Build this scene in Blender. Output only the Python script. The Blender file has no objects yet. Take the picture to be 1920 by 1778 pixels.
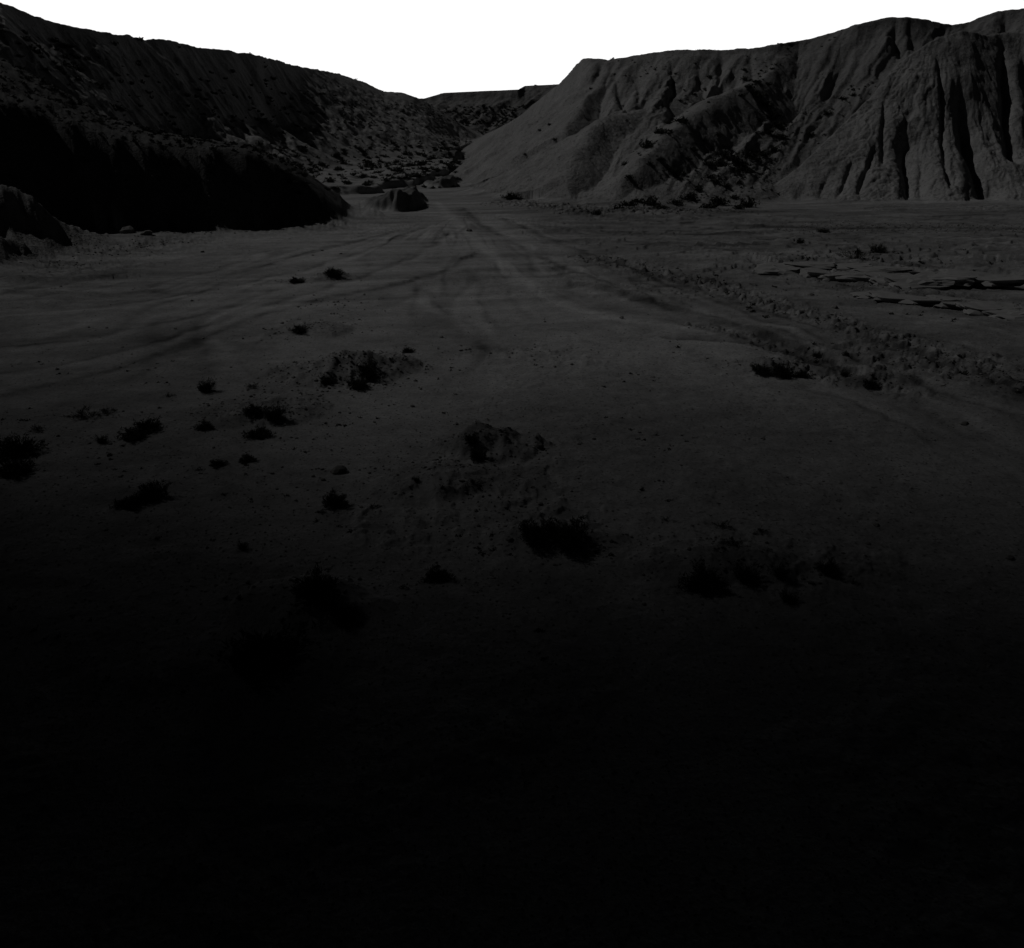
import bpy, math, random
import numpy as np
from mathutils import Vector

# ------------------------------------------------------------------ camera, sky, sun, exposure
scene = bpy.context.scene
COL = scene.collection
CAM_H, PITCH, FPX = 8.0, math.radians(23.0), 1507.0          # photo pixels (1920 x 1778)
cam = bpy.data.cameras.new("camera")
cam.sensor_width = 36.0
cam.lens = 36.0 * FPX / 1920.0
cam.clip_start, cam.clip_end = 0.1, 9000.0
cam_ob = bpy.data.objects.new("camera", cam)
cam_ob.location = (0, 0, CAM_H)
cam_ob.rotation_euler = (math.radians(90) - PITCH, 0, 0)
COL.objects.link(cam_ob)
scene.camera = cam_ob

SUN_AZ, SUN_EL = math.radians(-67.0), math.radians(47.0)     # azimuth from +Y, negative = left
SUN = np.array([math.sin(SUN_AZ) * math.cos(SUN_EL), math.cos(SUN_AZ) * math.cos(SUN_EL), math.sin(SUN_EL)])
sun = bpy.data.lights.new("sun", 'SUN')
sun.energy, sun.angle, sun.color = 3.2, math.radians(0.6), (1.0, 0.985, 0.965)
sun_ob = bpy.data.objects.new("sun", sun)
sun_ob.rotation_euler = (-Vector(SUN)).to_track_quat('-Z', 'Y').to_euler()
sun_ob.location = (-300, 200, 300)
COL.objects.link(sun_ob)

world = bpy.data.worlds.new("World")
scene.world = world
world.use_nodes = True
nt = world.node_tree
nt.nodes.clear()
def N(tree, t, **kw):
    n = tree.nodes.new(t)
    for k, v in kw.items():
        setattr(n, k, v)
    return n
sky = N(nt, 'ShaderNodeTexSky', sky_type='NISHITA', sun_disc=False)
sky.sun_elevation = SUN_EL
sky.sun_rotation = SUN_AZ
bg1 = N(nt, 'ShaderNodeBackground'); bg1.inputs['Strength'].default_value = 0.0025
hs = N(nt, 'ShaderNodeHueSaturation'); hs.inputs['Saturation'].default_value = 0.45
nt.links.new(sky.outputs[0], hs.inputs['Color'])
nt.links.new(hs.outputs[0], bg1.inputs['Color'])
tc = N(nt, 'ShaderNodeTexCoord')
sep = N(nt, 'ShaderNodeSeparateXYZ')
nt.links.new(tc.outputs['Generated'], sep.inputs[0])
def M(tree, op, a, b=None):
    n = N(tree, 'ShaderNodeMath', operation=op)
    for i, v in enumerate((a, b)):
        if v is None: continue
        if isinstance(v, (int, float)): n.inputs[i].default_value = v
        else: tree.links.new(v, n.inputs[i])
    return n.outputs[0]
def MR(tree, v, a, b, c, d):
    n = N(tree, 'ShaderNodeMapRange', interpolation_type='SMOOTHSTEP')
    tree.links.new(v, n.inputs[0])
    for i, k in enumerate((a, b, c, d)): n.inputs[1 + i].default_value = k
    return n.outputs[0]
el = M(nt, 'ARCSINE', sep.outputs[2])
az = M(nt, 'ABSOLUTE', M(nt, 'ARCTAN2', sep.outputs[0], sep.outputs[1]))
band = M(nt, 'MULTIPLY', MR(nt, el, math.radians(8.1), math.radians(9.2), 1, 0),
         MR(nt, az, math.radians(36), math.radians(50), 1, 0))
bg2 = N(nt, 'ShaderNodeBackground')                           # the bright overcast band low over the valley's end
bg2.inputs['Color'].default_value = (1, 1, 1, 1)
nt.links.new(M(nt, 'MULTIPLY', band, 7.4), bg2.inputs['Strength'])
add = N(nt, 'ShaderNodeAddShader')
out = N(nt, 'ShaderNodeOutputWorld')
nt.links.new(bg1.outputs[0], add.inputs[0]); nt.links.new(bg2.outputs[0], add.inputs[1])
nt.links.new(add.outputs[0], out.inputs['Surface'])

scene.view_settings.view_transform = 'Standard'
scene.view_settings.look = 'None'
scene.view_settings.gamma = 1
scene.view_settings.use_curve_mapping = False
scene.view_settings.exposure = -2.75
scene.render.engine = 'CYCLES'
scene.cycles.max_bounces = 5
scene.cycles.diffuse_bounces = 2
scene.cycles.volume_bounces = 0
scene.cycles.transparent_max_bounces = 8

# ------------------------------------------------------------------ numpy helpers
rs = np.random.RandomState(7)
PERM = np.concatenate([rs.permutation(256)] * 3).astype(np.int32)
ANG = rs.rand(256) * 2 * np.pi
GX, GY = np.cos(ANG).astype(np.float32), np.sin(ANG).astype(np.float32)
def perlin(x, y):
    x = np.asarray(x, np.float32); y = np.asarray(y, np.float32)
    xi = np.floor(x); yi = np.floor(y)
    fx = x - xi; fy = y - yi
    xi = xi.astype(np.int32) & 255; yi = yi.astype(np.int32) & 255
    u = fx * fx * fx * (fx * (fx * 6 - 15) + 10); v = fy * fy * fy * (fy * (fy * 6 - 15) + 10)
    def g(ix, iy, dx, dy):
        h = PERM[PERM[ix] + iy]
        return GX[h] * dx + GY[h] * dy
    a = g(xi, yi, fx, fy); b = g(xi + 1, yi, fx - 1, fy)
    c = g(xi, yi + 1, fx, fy - 1); d = g(xi + 1, yi + 1, fx - 1, fy - 1)
    return (a + u * (b - a) + v * (c - a + u * (a - b - c + d))) * 1.5
def fbm(x, y, o=4, g=0.5):
    s = 0; am = 1.0
    for k in range(o):
        s = s + am * perlin(x * 2.03 ** k + 17.3 * k, y * 2.03 ** k - 9.1 * k); am *= g
    return s
def ridged(x, y, o=3, g=0.5):
    s = 0; am = 1.0; t = 0
    for k in range(o):
        s = s + am * (1 - np.abs(perlin(x * 2.1 ** k + 31.7 * k, y * 2.1 ** k + 5.3 * k)) * 1.6); t += am; am *= g
    return s / t                                             # 1 on crests of the noise, about 0.4 in hollows
def sst(a, b, x):
    t = np.clip((x - a) / (b - a), 0, 1)
    return t * t * (3 - 2 * t)
CP, SP = math.cos(PITCH), math.sin(PITCH)
def ray(px, py):
    dx = (np.asarray(px, float) - 960) / FPX; dy = (889 - np.asarray(py, float)) / FPX
    return dx, CP + dy * SP, -SP + dy * CP                   # x, y, z of the view ray through a photo pixel
def gp(px, py, z=0.0):                                       # where the ray meets the level z
    x, y, zz = ray(px, py)
    t = (z - CAM_H) / zz
    return x * t, y * t
def curve(pts):                                              # (px, py, Y) or (px, py, Y, z) -> arrays over a = X / Y
    o = []
    for p in pts:
        x, y, z = ray(p[0], p[1])
        o.append((float(x / y), p[2], p[3] if len(p) > 3 else CAM_H + float(z / y) * p[2]))
    o.sort()
    return tuple(np.array(c) for c in zip(*o))
def back(c, dY, dz):
    return (c[0], c[1] + dY, c[2] + dz)
def layers(a, Y, curves, lo=-12.0, end=True):
    """height of a hill given as successive contour curves (toe, shoulder, rim ...) from the valley inwards"""
    Ys = [np.interp(a, c[0], c[1]) for c in curves]
    Zs = [np.interp(a, c[0], c[2]) for c in curves]
    z = Zs[0] - (Ys[0] - Y) * 0.6
    for k in range(len(curves) - 1):
        d = np.maximum(Ys[k + 1] - Ys[k], 0.05)
        t = np.clip((Y - Ys[k]) / d, 0, 1)
        z = np.where(Y > Ys[k], Zs[k] + (Zs[k + 1] - Zs[k]) * t, z)
    t = np.clip((Y - Ys[0]) / np.maximum(Ys[-2 if len(curves) > 2 and end else -1] - Ys[0], 0.3), 0, 1.5)
    z = np.where((a < curves[0][0][0]) | (a > curves[0][0][-1]), lo, z)
    return np.maximum(z, lo), t
def polydist(X, Y, pts):
    """distance to a polyline, signed side, and position along it"""
    best = np.full(X.shape, 1e9); side = np.zeros(X.shape); along = np.zeros(X.shape); L = 0.0
    for (x0, y0), (x1, y1) in zip(pts[:-1], pts[1:]):
        dx, dy = x1 - x0, y1 - y0
        l2 = dx * dx + dy * dy; l = math.sqrt(l2)
        t = np.clip(((X - x0) * dx + (Y - y0) * dy) / l2, 0, 1)
        ex, ey = X - x0 - t * dx, Y - y0 - t * dy
        d = np.sqrt(ex * ex + ey * ey)
        m = d < best
        best = np.where(m, d, best)
        side = np.where(m, np.sign(dx * ey - dy * ex), side)
        along = np.where(m, L + t * l, along)
        L += l
    return best, side, along
def gpts(l):
    return [tuple(float(v) for v in gp(*p)) for p in l]

# ------------------------------------------------------------------ the relief, curve by curve
L_TOE = curve([(-900,420,66,0),(-300,400,76,0),(0,380,84,0),(400,360,100,0),(500,350,118),(560,342,138),(640,322,185),(720,309,215),(800,296,245),(860,275,320),(905,262,385)])
L_MID = curve([(-900,60,84),(-300,110,90),(0,112,98),(200,180,115),(400,214,155),(500,222,190),(560,228,212),(640,230,245),(720,232,280),(800,242,315),(860,260,360),(905,261,390)])
L_RIM = curve([(-900,-170,100),(-300,-70,108),(0,3,117),(70,28,124),(110,40,129),(150,52,134),(200,61,142),(250,70,152),(330,78,170),(370,88,180),(430,95,200),(480,103,218),(520,112,245),(560,125,275),
               (600,131,300),(640,140,325),(680,153,345),(700,162,352),(720,172,358),(755,174,366),(775,181,370),(790,187,380),(830,210,390),(870,238,395),(905,259,398)])
BL_TOE = curve([(-900,480,50,-.3),(-400,455,60,-.3),(0,440,68,-.2),(150,440,70,-.2),(260,437,71,-.2),(430,431,73,-.2),(560,430,74,-.2),(640,420,79,-.2),(660,410,86,-.6),(676,402,92,-2.5)])
BL_MID = curve([(-900,120,56),(-400,150,65),(0,185,72.2),(100,222,73),(200,256,73.6),(300,270,74.6),(380,281,75.5),(460,287,76.8),(520,312,78),(600,359,81.7),(640,391,84.8),(660,404,87.3,-.52),(676,402.5,92.5,-2.5)])
BL_TOP = curve([(-900,-20,74),(-400,40,80),(0,112,87),(50,138,87),(100,165,86),(200,226,83),(300,256,79),(380,272,77.8),(430,278.5,78),(460,280.5,78.4),(520,307.5,79.6),(560,330,81.5),(600,357,83.5),(640,388,86),(660,402,88.5,-.5),(676,403,93,-2.5)])
LH_TOE = curve([(-900,620,36,-.2),(-400,540,47,-.2),(0,500,53,-.2),(100,488,56,-.2),(190,470,61,-.2),(240,455,66,-.2),(285,441,70,-.3)])
LH_TOP = curve([(-900,280,46),(-400,300,54),(0,338,60),(35,350,61),(60,363,61.5),(85,385,62.5),(110,405,63.5),(150,424,65),(200,436,67),(285,441,70.5,-.3)])
LH2_TOE = curve([(-900,640,32,-.2),(-300,560,43,-.2),(0,510,50,-.2),(60,503,52,-.2),(120,492,55,-.2),(190,482,58,-.3)])
LH2_TOP = curve([(-900,380,42),(-300,410,50),(0,438,54),(50,451,55.5),(90,460,56.5),(120,474,57.5),(190,482,58.5,-.3)])
R_TOE = curve([(866,299,262),(900,306,243),(940,313,220),(990,337,162),(1012,358,135),(1030,374,116),(1060,388,104),(1100,394,97),(1250,392,98),(1400,387,101),(1500,360,110),(1600,340,120),(1920,300,130),(2900,290,130)])
R_MID = curve([(866,298,262.5),(900,285,246),(940,276,224),(990,268,176),(1050,256,138),(1100,268,120),(1150,262,116),(1250,262,113),(1330,245,117),(1400,245,120),(1450,280,119),(1500,278,119.5),(1560,235,124),(1640,165,130),(1700,110,135),(1920,75,141),(2900,40,141)])
R_RIM = curve([(866,297,263),(885,284,257),(900,271,252),(925,252,244),(950,236,232),(1000,196,198),(1030,172,182),(1050,156,172),(1068,136,164),(1080,121,158),(1092,111,152),(1110,109,150),(1140,112,149),(1165,108,148),(1200,103,148),(1260,94,147),(1350,93,147),(1420,89,147),(1460,83,149),(1500,76,152),
               (1540,67,151),(1580,55,151),(1610,45,150),(1640,38,150),(1665,31,150),(1690,31,150),(1720,34,151),(1760,43,153),(1785,47,155),(1815,42,156),(1840,31,156),(1870,20,156),(1920,14,156),(2100,-10,156),(2900,-80,156)])
B_TOE = curve([(1405,385,103,-.2),(1500,381,105,-.2),(1600,383,103,-.2),(1700,384,102,-.2),(1800,383,102,-.2),(1920,377,107,-.2),(2100,377,107,-.2),(2900,377,107,-.2)])
B_TOP = curve([(1405,384,104,-.1),(1450,350,108),(1500,311,112.5),(1560,252,118),(1600,213,122),(1640,172,126),(1670,132,129),(1690,112,131),(1715,97,132),(1745,76,133),(1775,66,134),(1800,57,135),(1830,60,136),(1850,66,137),(1880,60,139),(1920,58,140),(2100,45,141),(2900,0,144)])
S_LINE = [(1470,105,146),(1440,140,138),(1390,162,131),(1340,182,125),(1310,203,120),(1280,228,115),(1240,258,110),(1205,295,106),(1170,335,102.5),(1140,385,98.5)]
K_LINE = [(1330,160,140),(1280,178,135),(1225,200,129),(1180,211,124),(1140,217,121),(1115,235,118),(1085,285,111),(1050,345,105),(1020,385,104)]
P_LINE = [(1150,116,148),(1120,158,140),(1085,206,133),(1055,254,127),(1025,314,124),(1003,343,122)]
M_TOE = curve([(400,280,400,3),(700,275,400,3),(800,270,405,3.2),(880,264,410,3.8),(940,260,410,4),(1100,250,410,5),(1500,250,410,6)])
M_MID = curve([(400,185,475),(700,196,475),(780,196,475),(830,186,475),(900,186,475),(975,182,475),(1050,174,485),(1500,160,490)])
M_RIM = curve([(400,165,480),(700,182,480),(775,185,480),(795,185,480),(812,180,480),(832,174,480),(900,171,480),(972,168,480),(984,161,495),(1050,158,495),(1500,140,496)])
def ridgepts(l):
    o = []
    for px, py, Y in l:
        x, y, z = ray(px, py)
        o.append((float(x / y * Y), Y, CAM_H + float(z / y) * Y))
    return o
def ridge(X, Y, l, slope_l, slope_r, power=1.0):
    p = ridgepts(l)
    d, s, al = polydist(X, Y, [(q[0], q[1]) for q in p])
    cum = [0.0]
    for q, r in zip(p[:-1], p[1:]): cum.append(cum[-1] + math.hypot(r[0] - q[0], r[1] - q[1]))
    z = np.interp(al, cum, [q[2] for q in p])
    sl = np.where(s > 0, slope_l, slope_r)
    return z - (np.sqrt(d * d + 0.8) - 0.9) * sl, d, s

# gullies of the butte: (px at the foot, px at the top, depth, half width, foot start, top end)
B_MID = curve([(1405,384.5,103.5,-.1),(1450,366,106),(1500,342,108.7),(1560,308,112),(1600,288,114),(1700,264,117),(1800,262,118),(1920,262,122),(2100,262,123),(2900,262,125)])
B_GULLY = [(1706,1704,2.2,1.3,.02,.60),(1856,1778,3.0,1.5,.04,.80),(1789,1752,.9,.5,.1,.98),(1532,1610,.7,.6,.04,.5),(1566,1650,.7,.45,.06,.55),(1602,1690,.8,.5,.08,.6),(1866,1864,1.3,.9,-.05,.3),(1655,1668,.8,.5,.3,.9),
           (1925,1868,2.4,1.2,.3,1.0),(1990,1900,2.2,1.4,-.05,.95),(2080,1960,2.5,1.5,-.1,.9),(2200,2060,2.5,1.5,-.1,.9),(1495,1530,.6,.5,-.05,.35),(1735,1722,.8,.6,-.05,.45),(1820,1800,.9,.6,-.1,.3)]
R_GULLY = [(1062,1140,3.0,1.6,.12,.98),(968,1088,3.0,2.2,.08,.88),(1012,1118,3.4,2.0,.05,.92),(925,1060,1.8,1.4,.15,.8),(1240,1140,1.5,1.0,.55,.95),(1215,1195,1.5,.9,.5,.9),(1255,1262,1.8,1.1,.45,1.0),(1300,1318,1.6,1.0,.5,1.0),(1335,1352,2.2,1.2,.5,1.05),(1420,1410,1.2,.9,.5,1.0),(1690,1672,2.5,1.6,.6,1.05),(1715,1700,2.2,1.4,.6,1.05),(1880,1868,2.5,1.5,.6,1.05)]
def carve(a, Y, t, gl, py0, py1):
    z = np.zeros(a.shape)
    for pf, pt, dep, w, t0, t1 in gl:
        x, y, _ = ray(pf, py0); af = float(x / y)
        x, y, _ = ray(pt, py1); at = float(x / y)
        wob = 0.22 * w * np.sin(t * 9 + pf) + 0.08 * w * np.sin(t * 31 + pt)
        u = (a - (af + (at - af) * np.clip(t, -.1, 1.1))) * Y + wob
        env = sst(t0, t0 + .12, t) * (1 - sst(t1 - .22, t1, t))
        ww = w * (1.15 - .45 * np.clip(t, 0, 1))
        # sharp on the sunward (left) bank, open on the other: a V with unequal sides
        v = np.where(u < 0, np.exp(-(np.abs(u) / (ww * .75)) ** 1.6), np.exp(-(np.abs(u) / (ww * 1.3)) ** 1.1))
        z -= dep * env * v
    return z

MOUNDS = [  # px, py of the foot centre, half width m, half depth m, height, power, roughness
    (700,404,1.2,1.0,.7,1.4,.2),
    (620,520,1.5,1.3,.75,1.3,.18),(560,528,1.5,.8,.25,1.3,.1),
    (610,618,1.6,1.6,.32,1.4,.1),(690,690,2.1,2.2,.55,1.4,.22),(590,700,2.6,1.9,.40,1.3,.22),(500,770,2.6,1.8,.40,1.4,.2),
    (895,835,1.3,1.1,.42,1.4,.12),(930,850,1.3,1.1,.4,1.4,.12),(850,905,2.4,1.4,.3,1.5,.1),(1340,1060,1.6,1.0,.3,1.5,.1),(1040,1010,1.6,.9,.22,1.5,.06),(590,1130,1.5,1.0,.35,1.5,.1),
    (1470,700,2.2,.9,.3,1.4,.12),(1640,720,1.8,.7,.3,1.4,.12),(1010,840,.35,.3,.22,1.2,.05),(1230,380,1.6,2.0,.9,1.5,.3),(1340,383,2.2,2.4,1.1,1.5,.4),(1180,384,2.0,2.0,.7,1.5,.3),(960,375,3,2.5,.5,1.5,.2)]
SCARPS = [  # polyline in photo pixels on the floor, drop in m, width of the step, far fade
    ([(-200,800),(0,742),(170,705),(330,655),(470,600),(560,572),(640,553),(740,535),(840,505),(900,470)], .16, .22, 2.0),
    ([(-100,505),(0,533),(100,531),(200,523)], .35, .5, 3.0),
    ([(20,552),(200,553),(300,547),(380,533),(470,505),(560,478),(690,447),(760,430)], .16, .3, 3.0),
    ([(1005,470),(1030,495),(1065,535),(1130,545),(1230,572),(1400,622),(1500,662)], .22, .22, 2.5),
    ([(1000,437),(1080,433),(1200,438),(1330,440),(1450,436)], .22, .4, 4.0),
    ([(1020,455),(1150,452),(1300,459),(1420,462)], .22, .35, 4.0),
    ([(1080,400),(1250,418),(1400,424),(1560,428),(1650,428)], .18, .5, 5.0),
]
CHANNEL = [(860,395),(905,440),(960,478),(1010,520),(1070,556),(1150,580),(1250,592),(1390,632),(1500,676),(1600,722),(1720,775),(1850,838),(1990,905),(2200,990)]
TRACKS = [[(1012,540),(1000,578),(1040,604),(1068,625),(1076,655),(1058,690),(980,730),(880,752),(780,782),(700,815)],
          [(1085,700),(1000,735),(930,760),(830,775)],[(880,380),(900,412),(880,450),(800,480),(700,520),(600,560)],[(0,690),(200,690),(420,640),(600,580),(760,545)]]
DARKLINES = [[(-150,715),(100,688),(300,640),(480,577),(640,532),(760,490),(840,440)],[(-100,598),(0,592),(200,574),(400,545),(560,508),(700,466),(800,425)],[(-60,655),(140,640),(340,600),(520,545)],
             [(2050,860),(1920,800),(1700,712),(1500,645),(1300,585),(1120,532),(1000,475),(900,420),(870,390)],[(2000,745),(1800,690),(1560,630),(1320,545),(1130,487),(1010,440),(930,405)],[(1900,905),(1700,800),(1540,735),(1400,690)],[(1250,640),(1420,650),(1560,700)]]
WASHPALE = [(820,380),(880,440),(940,490),(1000,540),(1070,580),(1170,600),(1270,620)]
LEDGES = [([(1400,480),(1455,505),(1500,512),(1560,523),(1640,530),(1730,541),(1800,535),(1900,540),(2300,560)], .45),
          ([(1455,492),(1500,497),(1560,506),(1640,513),(1740,520),(1830,519),(1920,515),(2300,525)], .30),
          ([(1600,565),(1660,568),(1720,572),(1800,578),(1850,588),(1900,600),(2300,620)], .30),
          ([(1480,475),(1560,480),(1640,500),(1720,490),(1840,493),(1920,490)], .22)]
RUBBLE = [([(1090,480),(1180,500),(1290,530)], 1.5, .8),([(1290,520),(1400,560),(1500,590),(1580,612),(1700,660),(1830,700),(2000,760)], 1.3, 1.),([(1640,680),(1760,690),(1900,705),(2050,720)], 2.4, 1.),
          ([(1290,610),(1400,640),(1500,670),(1560,690)], .7, .8),([(1430,695),(1520,705),(1650,725),(1700,740)], .8, .9),([(1440,490),(1600,540),(1900,590)], 2.0, .6),([(1450,430),(1700,425),(1950,430)], 4., .5),
          ([(480,640),(600,600),(640,560)], 1.6, .4),([(450,780),(560,740),(640,700),(720,690)], 1.9, .45),([(860,860),(950,850),(1010,870)], 1.2, .4),([(850,930),(950,950),(1020,960)], 1.2, .6),
          ([(1270,1040),(1340,1040),(1450,1040)], .9, .5),([(740,650),(860,660),(1000,670),(1100,690)], 1.1, .35),([(150,480),(240,465),(330,455)], 3., .7),([(60,500),(180,500)], 2., .6),([(230,440),(430,436),(640,424)], 1.6, .9),([(940,380),(1100,400),(1400,395)], 2.5, .8),([(320,900),(500,900),(620,890)], 1.2, .5),([(1480,1080),(1650,1060)], .8, .5),([(700,980),(850,1000)], 1.2, .5),([(1100,480),(1250,520)], 1.4, .6)]

def in_view(a, Y): return (np.abs(a) < 1.2)
def height(X, Y, want=False):
    X = np.asarray(X, float); Y = np.asarray(Y, float)
    a = X / np.maximum(Y, 0.5)
    # ---- valley floor
    near = 1 - sst(90, 140, Y)
    zg = .35 * fbm(X / 23 + 3, Y / 23, 3) * sst(6, 30, Y) + .07 * fbm(X / 4.1, Y / 4.1, 3) + .018 * fbm(X / .6, Y / .6, 3) * near
    tone = 1 + .20 * fbm(X / 9 + 40, Y / 6, 4) + .11 * fbm(X / 1.6, Y / 1.0 + 8, 3) + .09 * near * fbm(X / .42, Y / .30 + 3, 2)
    zg = zg + sst(230, 400, Y) * 3.0
    # streaks left by water, drawn out along the wash
    tone = tone + .30 * fbm((X + .55 * Y) / 14, (Y - .2 * X) / 1.6, 3) * sst(25, 45, Y)
    right = sst(.02, .16, a) * sst(36, 48, Y) * (1 - sst(94, 104, Y))
    q = fbm(X / 22 + 11, Y / 3.2, 4) * 4.6 + Y * .05
    fr = q - np.floor(q)
    zg = zg + right * .28 * (np.floor(q) + sst(.86, 1, fr) - q)
    tone = tone - right * .34 * sst(.80, .93, fr) * (1 - sst(.985, 1, fr))  # step risers darkened in tone to imitate crack shadow
    left = sst(.1, .3, -a) * sst(40, 50, Y) * (1 - sst(66, 76, Y))
    q = fbm(X / 20 + 71, Y / 3.4, 3) * 2.6
    fr = q - np.floor(q)
    zg = zg + left * .14 * (np.floor(q) + sst(.86, 1, fr) - q)
    for pl, drop, w, fade in SCARPS:
        d, s, al = polydist(X, Y, gpts(pl))
        wob = .35 * perlin(X / 1.3, Y / 1.3) + .12 * perlin(X / .35, Y / .35)
        sd = d * s + wob
        gate = .6 + .4 * sst(-.2, .3, perlin(al / 3.0 + drop * 50, al * 0 + 3.3))
        zg = zg + drop * gate * sst(-w, w, sd) * np.exp(-np.maximum(sd, 0) / fade) * (d < fade * 5)
        tone = tone - .46 * gate * np.exp(-(sd / (w * 1.6)) ** 2)
    d, s, al = polydist(X, Y, gpts(CHANNEL))
    wch = .55 + .25 * perlin(al / 5, al * 0) + .012 * Y
    ch = np.exp(-(d / wch) ** 4)
    zg = zg - .14 * np.exp(-(d / (wch * 1.3)) ** 2)
    tone = tone - (.16 + .22 * (1 - sst(30, 45, Y))) * ch * (.75 + .5 * perlin(al / 2.5, d / .3)) + .22 * np.exp(-((d - wch * 1.25) / .16) ** 2) * sst(-.1, .4, perlin(al / 2.0, d))
    d, s, al = polydist(X, Y, gpts(WASHPALE))
    tone = tone + .30 * np.exp(-((d + .3 * perlin(X, Y)) / .5) ** 2)
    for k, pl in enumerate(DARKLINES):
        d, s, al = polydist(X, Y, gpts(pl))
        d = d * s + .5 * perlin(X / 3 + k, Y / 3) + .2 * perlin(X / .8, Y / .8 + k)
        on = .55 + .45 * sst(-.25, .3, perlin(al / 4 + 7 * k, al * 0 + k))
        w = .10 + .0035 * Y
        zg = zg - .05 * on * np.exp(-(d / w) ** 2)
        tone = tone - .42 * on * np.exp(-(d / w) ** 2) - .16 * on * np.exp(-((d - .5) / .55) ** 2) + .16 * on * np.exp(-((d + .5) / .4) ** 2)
    for k, pl in enumerate(TRACKS):
        d, s, al = polydist(X, Y, gpts(pl))
        d = np.abs(d - .0 - .1 * perlin(al / 3, al * 0))
        e = np.exp(-(d / .09) ** 2) + .6 * np.exp(-((d - .55) / .09) ** 2) * (k >= 2)
        zg = zg - .015 * e; tone = tone - .07 * e
    # braided trickle lines that draw together at the mouth of the valley
    th = np.arctan2(X + 5.5, np.maximum(97 - Y, 1.0)); rr_ = np.hypot(X + 5.5, 97 - Y)
    gate = sst(22, 34, Y) * (1 - sst(84, 95, Y))
    wv = .16 * fbm(X / 9 + 5, Y / 9, 3)
    for k, (fq, wd, am) in enumerate(((7., .05, .26), (12., .06, .26), (19., .08, .22))):
        n_ = perlin(th * fq + wv + 13 * k, rr_ / 26 + k)
        on = sst(-.15, .35, perlin(X / 7 + 9 * k, Y / 11))
        tone = tone - am * gate * on * np.exp(-(n_ / wd) ** 2) + .7 * am * gate * on * np.exp(-((n_ - .14) / (wd * 1.3)) ** 2)
        zg = zg - .05 * gate * on * np.exp(-(n_ / wd) ** 2)
    d, s, al = polydist(X, Y, gpts([(905,385),(1010,425),(1060,470),(1120,530),(1250,580),(1400,625),(1560,690),(1720,765),(1900,850),(2200,985)]))
    stony = sst(-1.5, 3.0, d * s + 1.6 * fbm(X / 5, Y / 5, 3)) * (1 - sst(92, 104, Y))
    tone = tone * (1 - .30 * stony * (.75 + .5 * sst(-.3, .5, fbm(X / 3, Y / 2.0, 3))))
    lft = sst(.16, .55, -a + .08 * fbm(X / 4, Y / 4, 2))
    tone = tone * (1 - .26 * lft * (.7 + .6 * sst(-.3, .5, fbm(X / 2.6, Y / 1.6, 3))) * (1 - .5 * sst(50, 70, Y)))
    rub = np.zeros(X.shape)
    for pl, w, st in RUBBLE:
        d, s, al = polydist(X, Y, gpts(pl))
        rub = np.maximum(rub, st * np.exp(-((d + .5 * w * perlin(X / 1.7, Y / 1.7)) / w) ** 2))
    lump = np.minimum(np.maximum(fbm(X / .62, Y / .62, 3), 0) * 1.6, .8)
    zg = zg + rub * (.17 * lump * (1 + Y / 90))
    tone = tone - .38 * rub * sst(-.1, .4, fbm(X / .8, Y / .8, 2))
    m = (a > .2) & (Y > 25) & (Y < 70)
    if m.any():
        x, y = X[m], Y[m]
        zl = np.zeros(x.shape)
        for k, (pl, h) in enumerate(LEDGES):
            d, s, al = polydist(x, y, gpts(pl))
            blk = np.floor(al / 1.1 + .6 * perlin(al / 1.7, al * 0 + k)) ; bj = np.sin(blk * 12.9898 + k * 4.1) * 43758.5; bj = bj - np.floor(bj)
            sd = d * s + .15 * perlin(x / 1.4, y / .8)
            cr = np.abs((al / 1.1 + .6 * perlin(al / 1.7, al * 0 + k)) - blk - .0)
            g = sst(-.06, .06, sd) * np.exp(-np.maximum(sd, 0) / (6. + 8 * (k == 0)))
            zl += h * .7 * g * sst(0, 3, al + 1e-6) 
        zl += .10 * sst(.2, .5, zl) * ridged(x / 1.6, y / .9, 3)
        zg[m] += zl
    for px, py, rx, ry_, h, p, rg in MOUNDS:
        cx, cy = gp(px, py)
        mm = (np.abs(X - cx) < rx * 2.2) & (np.abs(Y - cy) < ry_ * 2.2)
        if not mm.any(): continue
        x, y = X[mm], Y[mm]
        wr = .22 * perlin(x / rx * 1.3, y / rx * 1.3) + .1 * perlin(x / rx * 3.1, y / rx * 3.1)
        dd = np.sqrt(((x - cx) / rx) ** 2 + ((y - cy) / ry_) ** 2) + wr
        e = np.maximum(1 - np.maximum(dd, 0) ** p, 0)
        zg[mm] += h * e + rg * sst(0, .3, e) * fbm(x / .5, y / .5, 3) * .22
        tone[mm] -= .12 * sst(0, .3, e)
    # terrace of scrub at the foot of the left hill, cut off by a bank
    Ye = np.interp(a, [-.6, -.25, -.17, -.115, -.085, -.06, -.05], [112, 112, 122, 138, 165, 205, 260]) + 7 * fbm(X / 8, Y / 8, 3)
    zg = zg + (1.15 + .3 * fbm(X / 4, Y / 4, 2)) * sst(0, 3.0, Y - Ye) * (1 - sst(-.075, -.05, a)) * (1 - sst(260, 320, Y))
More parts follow.
